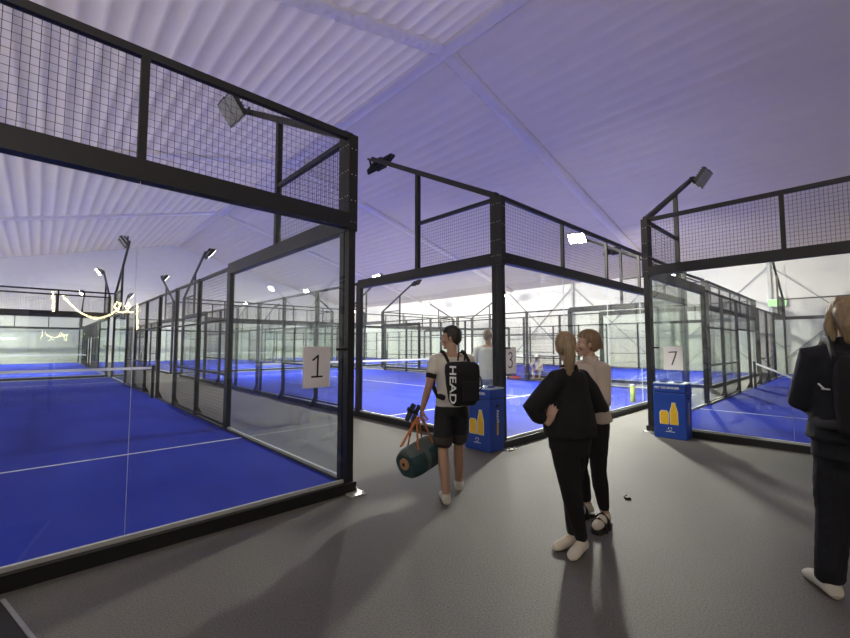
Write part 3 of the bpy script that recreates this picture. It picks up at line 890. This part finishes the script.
mb = MB(); mb.path([(.19, -.22, 1.36 * s), (.235, -.25, 1.26 * s), (.25, -.25, 1.17 * s), (.22, -.23, 1.13 * s), (.19, -.22, 1.14 * s)], .016, 8, flat=.4); mb.build('side_strap', M['black_cloth'], bp, smooth=True)
me = text_mesh('HEAD', .128, 'lettering', .001, .002); me.materials.append(M['white'])
lo = link('lettering', me, bp)
lo.matrix_basis = Matrix.Translation((-.098, -.311, 1.21 * s)) @ Matrix.Rotation(math.radians(-46), 4, 'Z') @ Matrix.Rotation(PI / 2, 4, 'X') @ Matrix.Rotation(-PI / 2, 4, 'Z') @ Matrix.Diagonal((1.15, .8, 1, 1))

# duffel bag in his left hand
M['teal'] = mat('dark_teal_canvas', (0.022, 0.06, 0.07), 0.7, var=.35, scale=9, bump=.3)
M['grey_teal'] = mat('grey_green_canvas', (0.10, 0.13, 0.125), 0.75, var=.25, scale=9, bump=.3)
M['orange'] = mat('orange_webbing', (0.50, 0.17, 0.05), 0.7, var=.2)
M['tan'] = mat('tan_leather', (0.42, 0.22, 0.12), 0.6, var=.15)
wl = Matrix.Rotation(ROT_M, 4, 'Z') @ F.j('wrL') + V(MAN)
hl = wl + V((-.0, .02, -.085))
DUF = V((hl.x - .04, hl.y + .03, .235))
df = thing('duffel_bag', 'dark teal duffel bag with orange handles in the left hand of the man in shorts', 'bag', (DUF.x, DUF.y, DUF.z), math.radians(28))
mb = MB()
rs = []
for x, k in ((-.245, .92), (-.23, 1.05), (-.12, 1.13), (0, 1.15), (.12, 1.13), (.23, 1.05), (.245, .92)):
    ring = []
    for i in range(28):
        t = 2 * PI * i / 28; ct, sn = math.cos(t), math.sin(t)
        yy = .14 * math.copysign(abs(ct) ** (2 / 2.8), ct) * k
        zz = .15 + .15 * math.copysign(abs(sn) ** (2 / 2.4), sn) * k
        if zz > .15: yy *= 1 - .55 * ((zz - .15) / .15) ** 1.5
        ring.append(V((x, yy, zz)))
    rs.append(ring)
mb.rings(rs)
remesh(mb, .009, 'bag_body', [M['teal'], M['grey_teal']], df, 3, lambda p: .010 * noise.noise(p * 9), lambda c: 1 if c.z > .235 or abs(c.x + .03) < .03 else 0)
mb = MB(); mb.path([(-.245, 0, .15), (-.263, 0, .15)], [.062, .060], 20, round_caps=False); mb.path([(-.257, 0, .15), (-.269, 0, .15)], .020, 12, 1, round_caps=False)
mb.build('end_patch', [M['tan'], M['brown_hem']], df)
zt = .56
for q in (-1, 1):
    mb = MB(); mb.path([(-.11, q * .10, .21), (-.10, q * .07, .30), (-.05, q * .035, zt - .05), (-.02 + .03, q * .012, zt + .01), (.06, q * .035, zt - .06), (.11, q * .07, .30), (.12, q * .10, .21)], .013, 8, flat=.45)
    mb.build('handle', M['orange'], df, smooth=True)
mb = MB(); mb.path([(.0, .0, zt), (-.06, .02, zt - .07), (-.13, .05, zt - .16), (-.19, .06, zt - .22), (-.22, .06, zt - .235)], [.022, .022, .02, .02, .018], 8, flat=.5)
mb.build('shoulder_strap', M['orange'], df, smooth=True)
df.rotation_euler = (math.radians(4), math.radians(-12), math.radians(4)); df.location = hl - df.rotation_euler.to_matrix() @ V((.055, 0, zt - .01))

# pair of black slides pinched in the same hand
for i in range(2):
    sl = thing('slide_sandal', ['black slide sandal held outermost by the man with the duffel bag', 'black slide sandal held next to the wrist above the duffel bag'][i], 'sandal',
               (hl.x - .055 - .03 * i, hl.y + .03 + .05 * i, hl.z + .035 + .01 * i), math.radians(-20 + 25 * i), 'pair of black slides in the hand')
    mb = MB(); rs = []
    for z, hw in ((-.09, .018), (-.08, .028), (-.03, .033), (.03, .030), (.07, .034), (.10, .030), (.11, .018)):
        rs.append([V((.011 * a, hw * b, z)) for a, b in ((-1, -1), (1, -1), (1, 1), (-1, 1))])
    mb.rings(rs); bevel(mb.build('sole', M['rubber'], sl), .004)
    mb = MB(); mb.path([(.0, -.035, .02), (-.04, -.025, .035), (-.05, 0, .04), (-.04, .025, .035), (0, .035, .02)], .022, 8, flat=.25, flatdir=(1, 0, 0)); mb.build('strap', M['rubber'], sl, smooth=True)
    sl.rotation_euler = (math.radians(15), math.radians(20), math.radians(-20 + 25 * i))

# ---- woman in black, arms crossed ------------------------------------------
ROT_A = math.radians(86 - 90)
F = Figure(1.70, True); s = F.s
F.J.update(shL=(-.172, -.01, 1.425), shR=(.175, -.01, 1.42), elL=(-.33, .13, 1.17), elR=(.375, -.075, 1.15), wrL=(-.235, .045, 1.06), wrR=(.12, .22, 1.12),
           hipL=(-.085, 0, .92), knL=(-.05, -.03, .50), anL=(.045, -.07, .085), hipR=(.085, 0, .92), knR=(.085, .04, .50), anR=(.075, .03, .085),
           toL=(-.97, -.10, 0), toR=(-.95, .25, 0))
F.handdir['L'] = (-.05, -.35, .9); F.palm['L'] = (.9, .2, 0); F.curl['L'] = .2; F.thumb['L'] = 1
F.handdir['R'] = (-1, .1, .25); F.palm['R'] = (0, -1, 0); F.curl['R'] = .5
F.hy = math.radians(-48); F.hp = math.radians(-3)
WA = (3.12, 1.64, 0)
F.body('woman in black sweater and leggings with a blond ponytail, arms crossed', WA, ROT_A, M['skin_f'])
def tail(mb):
    mb.ell((0, -.112, .055), (.030, .030, .030))
    mb.path([(0, -.105, .06), (0, -.150, .045), (0, -.170, -.01), (.004, -.165, -.08), (0, -.150, -.16), (-.004, -.135, -.235)], [.026, .036, .046, .046, .040, .018], 12)
hair_cap(F, M['hair_blond'], .04, -.03, .008, .005, tail)
mb = MB(); F.torso(mb, .032, .95, 1.49, lambda z: .075 * max(0, 1 - abs(z - 1.1) / .25))
mb.loft([(0, -.005, .83 * s, .200 * s, .150 * s), (0, -.005, .92 * s, .212 * s, .160 * s), (0, 0, 1.08 * s, .215 * s, .17 * s)], 28)
mb.path([V((0, -.012, 1.46)) * s, V((0, -.01, 1.535)) * s], [.075, .066], 14, round_caps=False)
for S in 'LR':
    a, b, c = F.j('sh' + S), F.j('el' + S), F.j('wr' + S)
    mb.path([lerp(a, V((0, 0, a.z + .04)), .45), a, lerp(a, b, .5), b, lerp(b, c, .35), lerp(b, c, .6 if S == 'L' else .92)], [.060, .074, .084, .084, .066, .052], 14)
F.wear('sweater', mb, M['black_cloth'], .010, .010, 7)
mb = MB()
mb.loft([(0, -.008, .78 * s, .180 * s, .135 * s), (0, -.012, .93 * s, .200 * s, .150 * s), (0, 0, 1.02 * s, .150 * s, .11 * s)], 28)
for S in 'LR': F.limb(mb, F.j('hip' + S), F.j('kn' + S), lerp(F.j('kn' + S), F.j('an' + S), .9), (.102, .088, .060, .058, .036), .018)
F.wear('leggings', mb, M['black_cloth'], .008, .003, 10)
for S in 'LR': F.shoe(S, M['sock'], False, 'sock')

# ---- woman in beige, facing left ---------------------------------------------
ROT_B = math.radians(155 - 90)
F = Figure(1.73, True); s = F.s
F.J.update(elL=(-.24, .05, 1.16), elR=(.24, .05, 1.16), wrL=(-.10, .24, 1.10), wrR=(.10, .24, 1.12),
           anL=(-.12, -.03, .105), anR=(.12, -.03, .105), knL=(-.11, .02, .50), knR=(.10, .06, .50), toL=(-.45, .9, 0), toR=(-.1, 1, 0))
F.handdir['L'] = (.7, .4, -.2); F.palm['L'] = (0, -1, 0); F.handdir['R'] = (-.7, .4, -.2); F.palm['R'] = (0, -1, 0)
F.hp = math.radians(-4); F.hy = math.radians(-32); F.lift = dict(L=.03, R=.03)
WB = (3.75, 1.755, 0)
F.body('woman in beige high-neck sweater, white socks and strap sandals, behind the woman in black', WB, ROT_B, M['skin_f'])
def bun(mb):
    mb.ell((0, -.105, -.02), (.045, .040, .045))
hair_cap(F, M['hair_brown'], .045, -.03, .014, .005, bun)
mb = MB(); F.torso(mb, .022, .95, 1.49, lambda z: .02 * max(0, 1 - abs(z - 1.1) / .25))
mb.loft([(0, -.005, .955 * s, .180 * s, .138 * s), (0, 0, 1.08 * s, .165 * s, .128 * s)], 28)
mb.path([V((0, -.014, 1.45)) * s, V((0, -.008, 1.565)) * s], [.078, .066], 14, round_caps=False)
for S in 'LR':
    a, b, c = F.j('sh' + S), F.j('el' + S), F.j('wr' + S)
    mb.path([lerp(a, V((0, 0, a.z)), .35), a, lerp(a, b, .5), b, lerp(b, c, .5), c], [.070, .072, .066, .062, .054, .042], 14)
F.wear('sweater', mb, M['beige'], .010, .008, 8)
mb = MB()
mb.loft([(0, -.005, .80 * s, .178 * s, .13 * s), (0, -.008, .93 * s, .19 * s, .138 * s), (0, 0, 1.02 * s, .158 * s, .115 * s)], 28)
for S in 'LR': F.limb(mb, F.j('hip' + S), F.j('kn' + S), lerp(F.j('kn' + S), F.j('an' + S), .80), F.leg_r(), .016)
F.wear('trousers', mb, M['black_cloth'], .008, .005, 9)
for S in 'LR': F.shoe(S, M['sock'], False, 'sock')
for S in 'LR':
    a = F.j('an' + S); d = V(F.J['to' + S]).normalized(); w = V((d.y, -d.x, 0))
    mb = MB(); rs = []
    for t, hw in ((-.07, .025), (-.055, .040), (.0, .044), (.08, .048), (.15, .055), (.20, .045), (.22, .025)):
        c = V((a.x, a.y, 0)) + d * t
        rs.append([c - w * hw + V((0, 0, .002)), c + w * hw + V((0, 0, .002)), c + w * hw + V((0, 0, .030)), c - w * hw + V((0, 0, .030))])
    mb.rings(rs); so = mb.build('sandal', M['rubber'], F.o)
    for t, zt in ((.055, .130), (.125, .100)):
        c = V((a.x, a.y, 0)) + d * t
        b = MB(); b.path([c - w * .054 + V((0, 0, .015)), c - w * .050 + V((0, 0, zt * .65)), c + V((0, 0, zt)), c + w * .050 + V((0, 0, zt * .65)), c + w * .054 + V((0, 0, .015))], .020, 8, flat=.3, flatdir=d)
        b.build('sandal_strap', M['rubber'], so, smooth=True)

# ---- cropped person on the right ---------------------------------------------
ROT_R = math.radians(14 - 90)
F = Figure(1.90, True); s = F.s
F.J.update(elL=(-.235, .03, 1.16), elR=(.25, .0, 1.16), wrL=(-.12, .24, 1.10), wrR=(.22, .20, 1.05), anL=(-.15, .02, .09), anR=(.13, .10, .09),
           knL=(-.115, .03, .50), toR=(.2, 1, 0), toL=(-.3, 1, 0))
F.handdir['L'] = (.5, .6, 0); F.palm['L'] = (.3, -.5, -.5)
F.hp = math.radians(-2)
RP = (3.805, .06, 0)
F.body('person in dark jacket and navy trousers, cut off at the right edge, seen from behind', RP, ROT_R, M['skin_f'])
def bob(mb):
    mb.path([(0, -.075, .03), (0, -.098, -.06), (0, -.09, -.13)], [.076, .068, .045], 14)
    for q in (-1, 1): mb.path([(q * .075, -.02, .03), (q * .085, -.02, -.05), (q * .080, -.03, -.13)], [.030, .030, .022], 10)
hair_cap(F, M['hair_blond'], .045, -.03, .012, .006, bob)
mb = MB(); F.torso(mb, .038, .95, 1.49, lambda z: .03 * max(0, 1 - abs(z - 1.1) / .25))
mb.loft([(0, -.005, .84 * s, .205 * s, .16 * s), (0, 0, 1.08 * s, .19 * s, .15 * s)], 28)
mb.path([V((0, -.014, 1.45)) * s, V((0, -.008, 1.565)) * s], [.085, .075], 14, round_caps=False)
for S in 'LR':
    a, b, c = F.j('sh' + S), F.j('el' + S), F.j('wr' + S)
    mb.path([lerp(a, V((0, 0, a.z)), .35), a, lerp(a, b, .5), b, lerp(b, c, .5), c], [.085, .085, .078, .074, .064, .05], 14)
F.wear('jacket', mb, M['navy'], .010, .009, 8)
mb = MB()
mb.loft([(0, -.005, .80 * s, .178 * s, .13 * s), (0, -.008, .93 * s, .19 * s, .138 * s), (0, 0, 1.02 * s, .158 * s, .115 * s)], 28)
for S in 'LR': F.limb(mb, F.j('hip' + S), F.j('kn' + S), lerp(F.j('kn' + S), F.j('an' + S), .93), (.098, .086, .07, .068, .062), .012)
F.wear('trousers', mb, M['navy'], .009, .009, 9)
for S in 'LR': F.shoe(S)
bk = thing('backpack', 'dark backpack on the person cut off at the right edge', 'backpack', RP, ROT_R)
mb = MB()
st = [(1.00, .115, .05), (1.03, .145, .07), (1.20, .155, .08), (1.34, .15, .075), (1.42, .14, .06), (1.46, .11, .04)]
mb.loft([(.02, -.225, z * s, a, b) for z, a, b in st], 32, e=4.0)
remesh(mb, .010, 'bag_body', M['black_cloth'], bk, 3, lambda p: .006 * noise.noise(p * 8))
for q in (-1, 1):
    x = q * .125; mb = MB()
    mb.path([(x, -.20, 1.46 * s), (x, -.12, 1.55 * s), (x, -.0, 1.56 * s), (x, .10, 1.50 * s), (x * 1.2, .17, 1.38 * s), (x * 1.4, .17, 1.25 * s), (x * 1.7, .08, 1.12 * s), (x * 1.5, -.12, 1.05 * s), (x * 1.1, -.2, 1.06 * s)], .032, 10, flat=.35, flatdir=(1, 0, 0))
    mb.build('shoulder_strap', M['rubber'], bk, smooth=True)
mb = MB(); mb.path([(-.19, -.16, 1.29 * s), (-.172, -.18, 1.265 * s)], .006, 8); mb.path([(-.178, -.18, 1.262 * s), (-.15, -.20, 1.262 * s)], .006, 8); mb.build('buckle', M['bolt'], bk, smooth=True)
mb = MB(); mb.cbox((.02, -.303, 1.345 * s), .10, .006, .012); mb.build('label_strip', M['white'], bk)

# ---- man in the white shirt behind the glass ----------------------------------
F = Figure(1.78); s = F.s
F.J.update(elL=(-.26, .02, 1.18), wrL=(-.16, .22, 1.08), elR=(.25, .02, 1.18), wrR=(.14, .24, 1.10), anL=(-.12, 0, .085), anR=(.12, 0, .085))
F.handdir['L'] = (.5, .6, 0); F.palm['L'] = (.3, -.5, -.5); F.handdir['R'] = (-.5, .6, 0); F.palm['R'] = (-.3, -.5, -.5)
PL = (6.02, 4.72, .10)
F.body('man in a white shirt standing behind the glass of the bright middle court', PL, math.radians(48 - 90), M['skin_m'])
hair_cap(F, M['hair_brown'], .05, -.02, .004, .002)
mb = MB(); F.torso(mb, .024, 1.0, 1.5)
mb.loft([(0, 0, .90 * s, .19 * s, .145 * s), (0, 0, 1.10 * s, .178 * s, .132 * s)], 28)
for S in 'LR':
    a, b = F.j('sh' + S), F.j('el' + S); mb.path([lerp(a, V((0, 0, a.z)), .3), a, lerp(a, b, .75)], [.07, .07, .066], 14)
F.wear('t_shirt', mb, M['shirt2'], .010, .008)
mb = MB()
mb.loft([(0, 0, .86 * s, .185 * s, .135 * s), (0, 0, .93 * s, .188 * s, .14 * s), (0, 0, 1.01 * s, .172 * s, .125 * s)], 28)
for S in 'LR':
    a, k = F.j('hip' + S), F.j('kn' + S); mb.path([a + V((0, 0, -.02)), lerp(a, k, .5), lerp(a, k, .85)], [.105, .100, .098], 16)
F.wear('shorts', mb, M['grey_short'], .010, .006)
for S in 'LR': F.shoe(S)

# ---- person with a white cap, sitting bent over beyond the middle court -----------
F = Figure(1.75); s = F.s
F.J.update(shL=(-.18, .22, .98), shR=(.18, .22, .98), elL=(-.22, .42, .74), elR=(.22, .42, .74), wrL=(-.10, .56, .62), wrR=(.10, .56, .62),
           hipL=(-.1, 0, .52), hipR=(.1, 0, .52), knL=(-.13, .42, .52), knR=(.13, .42, .52), anL=(-.13, .40, .085), anR=(.13, .40, .085))
F.headc = V((0, .38, 1.14)); F.hp = math.radians(-25)
def bent_torso(mb, g):
    mb.path([V((0, -.01, .52)) * s, V((0, .06, .70)) * s, V((0, .16, .88)) * s, V((0, .23, 1.0)) * s], [.15 + g, .145 + g, .15 + g, .10 + g], 18, flat=.75, flatdir=(0, 1, 0))
F.torso = lambda mb, *a, **k: bent_torso(mb, 0)
SP = (16.0, 9.75, 0)
_path = MB.path
def seated_body():
    mb = MB(); bent_torso(mb, 0); F.head(mb)
    mb.path([V((0, .22, .98)) * s, V((0, .30, 1.06)) * s, F.headc * s + V((0, -.03, -.04))], [.06, .055, .05], 12)
    for S in 'LR':
        F.limb(mb, F.j('sh' + S), F.j('el' + S), F.j('wr' + S), F.arm_r()); F.limb(mb, F.j('hip' + S), F.j('kn' + S), F.j('an' + S), F.leg_r()); F.foot(mb, S)
        hand(mb, F.j('wr' + S), (0, .6, -.5), (0, -.3, -1), s, .6, 1 if S == 'L' else -1)
    o = remesh(mb, .009, 'person', M['skin_m'], None, 2, loc=SP, rot=(0, 0, math.radians(195 - 90)))
    F.o = tag(o, 'person with a white cap bending forward on a bench beyond the middle court', 'person')
seated_body()
mb = MB(); bent_torso(mb, .02)
for S in 'LR':
    a, b = F.j('sh' + S), F.j('el' + S); mb.path([a, lerp(a, b, .8)], [.068, .06], 12)
F.wear('t_shirt', mb, M['shirt'], .012, .006)
mb = MB()
for S in 'LR': mb.path([F.j('hip' + S), F.j('kn' + S), lerp(F.j('kn' + S), F.j('an' + S), .3)], [.10, .08, .075], 12)
F.wear('trousers', mb, M['grey_short'], .012, .006)
mb = MB(); mb.ell((0, -.005, .055), (.088, .108, .082)); mb.path([(0, .07, .055), (0, .16, .035)], [.07, .05], 14, flat=.12)
mb.xform(F.headm()); F.wear('cap', mb, M['shirt2'], .007, .001)

# benches, bags and boxes along the side of the middle court
M['wood'] = mat('bench_board', (0.10, 0.10, 0.11), 0.6, var=.2)
M['red'] = mat('red_bag_cloth', (0.42, 0.03, 0.035), 0.7, var=.3)
M['purple_blue'] = mat('blue_crate_plastic', (0.10, 0.10, 0.50), 0.5)
def bench(label, loc, rz):
    t = thing('bench', label, 'bench', loc, rz, 'benches between the courts')
    mb = MB(); mb.box(-.8, -.17, .41, .8, .17, .45); bevel(mb.build('seat', M['wood'], t), .006)
    for x in (-.65, .65):
        for y in (-.13, .13):
            mb = MB(); mb.box(x - .025, y - .025, 0, x + .025, y + .025, .41); mb.build('leg', M['black'], t)
    return t
bench('dark bench under the person with the white cap', (16.10, 9.75, 0), PI / 2)
bench('dark bench with red bags beside the middle court', (15.95, 12.1, 0), PI / 2)
bench('dark bench outside the fence of the right-hand court', (11.9, 3.45, 0), 0)
def lump(name, label, cat, loc, r, m, group=None, rz=0):
    mb = MB(); mb.loft([(0, 0, 0, r[0] * .85, r[1] * .85), (0, 0, r[2] * .4, r[0], r[1]), (0, 0, r[2] * 1.4, r[0] * .95, r[1] * .9), (0, 0, r[2] * 2, r[0] * .6, r[1] * .5)], 20, e=3.2)
    t = thing(name, label, cat, loc, rz, group)
    remesh(mb, .02, 'bag_body', m, t, 2, lambda p: .02 * noise.noise(p * 6))
    b = MB(); b.path([(-r[0] * .5, 0, r[2] * 1.9), (-r[0] * .3, 0, r[2] * 2.5), (r[0] * .3, 0, r[2] * 2.5), (r[0] * .5, 0, r[2] * 1.9)], .015, 8); b.build('handle', M['black_cloth'], t, smooth=True)
    return t
lump('sports_bag', 'red sports bag on the floor in front of the blue crate', 'bag', (15.78, 10.85, 0), (.14, .30, .11), M['red'])
lump('sports_bag', 'dark red sports bag on the bench behind the sheet 3', 'bag', (15.95, 12.5, .45), (.15, .30, .12), M['red'])
lump('sports_bag', 'black sports bag on the bench outside the right-hand court', 'bag', (11.6, 3.45, .45), (.3, .14, .12), M['black_cloth'])
cr = thing('storage_crate', 'blue plastic crate standing right of the sheet 3 beyond the middle court', 'crate', (16.45, 11.0, 0), 0)
mb = MB(); mb.box(-.2, -.35, 0, .2, .35, .62); mb.box(-.22, -.37, .62, .22, .37, .68); bevel(mb.build('crate_body', M['purple_blue'], cr), .012)
tb = thing('ball_tube', 'yellow-green ball tube standing behind the glass of the right-hand court', 'tube', (11.55, 4.25, 0), 0)
M['lime'] = mat('yellow_green_plastic', (0.5, 0.62, 0.12), 0.4)
mb = MB(); mb.path([(0, 0, .0), (0, 0, .52)], .06, 14, round_caps=False); mb.build('tube_body', M['lime'], tb, smooth=True)
mb = MB(); mb.path([(0, 0, .52), (0, 0, .56)], .063, 14, round_caps=False); mb.build('cap', M['white'], tb, smooth=True)

# ------------------------------------------------------------------ small things on the floor
t = thing('floor_clip', 'small dark and pale clip lying on the floor right of the sandals', 'clip', (4.57, 1.77, 0), math.radians(35))
mb = MB(); mb.box(-.04, -.03, 0, .02, .03, .022); bevel(mb.build('clip_body', M['rubber'], t), .006)
mb = MB(); mb.path([(.02, -.018, .012), (.055, -.018, .018), (.055, .018, .018), (.02, .018, .012)], .010, 8); mb.build('clip_ring', M['bolt'], t, smooth=True)
t = thing('door_mat', 'black rubber mat with a pale edge in the bottom left corner', 'mat', (-.03, 3.5, 0), math.radians(-76.8))
mb = MB(); mb.box(-.28, -.62, 0, .75, -.012, .014); bevel(mb.build('mat_body', M['rubber'], t), .004)
mb = MB(); mb.box(-.28, -.012, 0, .75, .012, .017); bevel(mb.build('mat_edge', M['galv'], t), .004)

# glowing exit sign high on the right wall
ex = thing('exit_sign', 'small green glowing exit sign high on the far right wall', 'sign', (UR - .25, 3.3, 4.05), 0)
mb = MB(); mb.box(-.04, -.45, -.22, .04, .45, .22); mb.build('sign_case', M['white'], ex)
mb = MB(); mb.box(-.052, -.40, -.18, -.041, .40, .18); mb.build('sign_face', emit('exit_green', (.45, 1.0, .35), 1.6), ex)

# neon wall sign behind the camera, seen only as a reflection in the glass of the dark court
ns = thing('neon_sign', 'warm neon scrawl on a dark board mirrored in the glass of the left court', 'sign', (0, -6.0, 0), 0)
mb = MB(); mb.box(-.2, -.10, 1.2, 2.6, -.05, 3.2); mb.build('board', mat('dark_board', (.03, .025, .022), .6), ns)
neon = emit('neon_tube', (1.0, .80, .42), 40.0)
cv = [(.39, 2.86), (.55, 2.66), (.75, 2.46), (.92, 2.36), (1.07, 2.31), (1.25, 2.35), (1.42, 2.45), (1.55, 2.60), (1.60, 2.75), (1.52, 2.80), (1.46, 2.66), (1.56, 2.50), (1.72, 2.52), (1.82, 2.68), (1.76, 2.78), (1.70, 2.66), (1.80, 2.50), (1.93, 2.55)]
mb = MB(); mb.path([(x, 0, z) for x, z in cv], .016, 8); mb.build('neon_stroke', neon, ns, smooth=True)
mb = MB(); mb.path([(.21, 0, 2.93), (.24, 0, 2.45)], .016, 8); mb.build('neon_stroke', neon, ns, smooth=True)
mb = MB(); mb.path([(1.98, 0, 2.72), (2.0, 0, 2.05)], .018, 8); mb.build('neon_stroke', neon, ns, smooth=True)
for x in (.25, 2.3):
    mb = MB(); mb.box(x - .04, -.09, 0, x + .04, -.06, 1.2); mb.build('board_leg', M['black'], ns)

sd = bpy.data.lights.new('roof_fill_sun', 'SUN'); sd.energy = 2.3; sd.angle = math.radians(12); sd.color = (1.0, .97, .95)  # added sun with no known source, brightens the left roof slope and folds
so_ = bpy.data.objects.new('roof_fill_sun', sd); COL.objects.link(so_)
so_.rotation_euler = V((1.0, .15, -.26)).to_track_quat('-Z', 'Y').to_euler()

ul = bpy.data.lights.new('added_roof_uplight', 'AREA'); ul.shape = 'RECTANGLE'; ul.size = 2.4; ul.size_y = .3; ul.energy = 520; ul.color = (1.0, .95, .88); ul.spread = math.radians(150)  # added fill lamp without a fixture, whitens the near left ceiling
uo = bpy.data.objects.new('added_roof_uplight', ul); COL.objects.link(uo); uo.location = (-4.0, -3.5, 2.7)
uo.rotation_euler = V((.30, .55, 1)).to_track_quat('-Z', 'Y').to_euler()

# ------------------------------------------------------------------ light through the membrane, render settings
w = bpy.data.worlds.new('dusk'); scene.world = w; w.use_nodes = True
bg = w.node_tree.nodes['Background']; bg.inputs['Color'].default_value = (0.66, 0.58, 0.55, 1); bg.inputs['Strength'].default_value = 0.68
scene.view_settings.view_transform = 'Standard'; scene.view_settings.look = 'None'
scene.view_settings.exposure = 0.0; scene.view_settings.gamma = 1.0; scene.view_settings.use_curve_mapping = False
scene.cycles.max_bounces = 10; scene.cycles.diffuse_bounces = 5; scene.cycles.glossy_bounces = 4
scene.cycles.transmission_bounces = 6; scene.cycles.transparent_max_bounces = 48
scene.cycles.use_denoising = True; scene.cycles.sample_clamp_indirect = 8.0
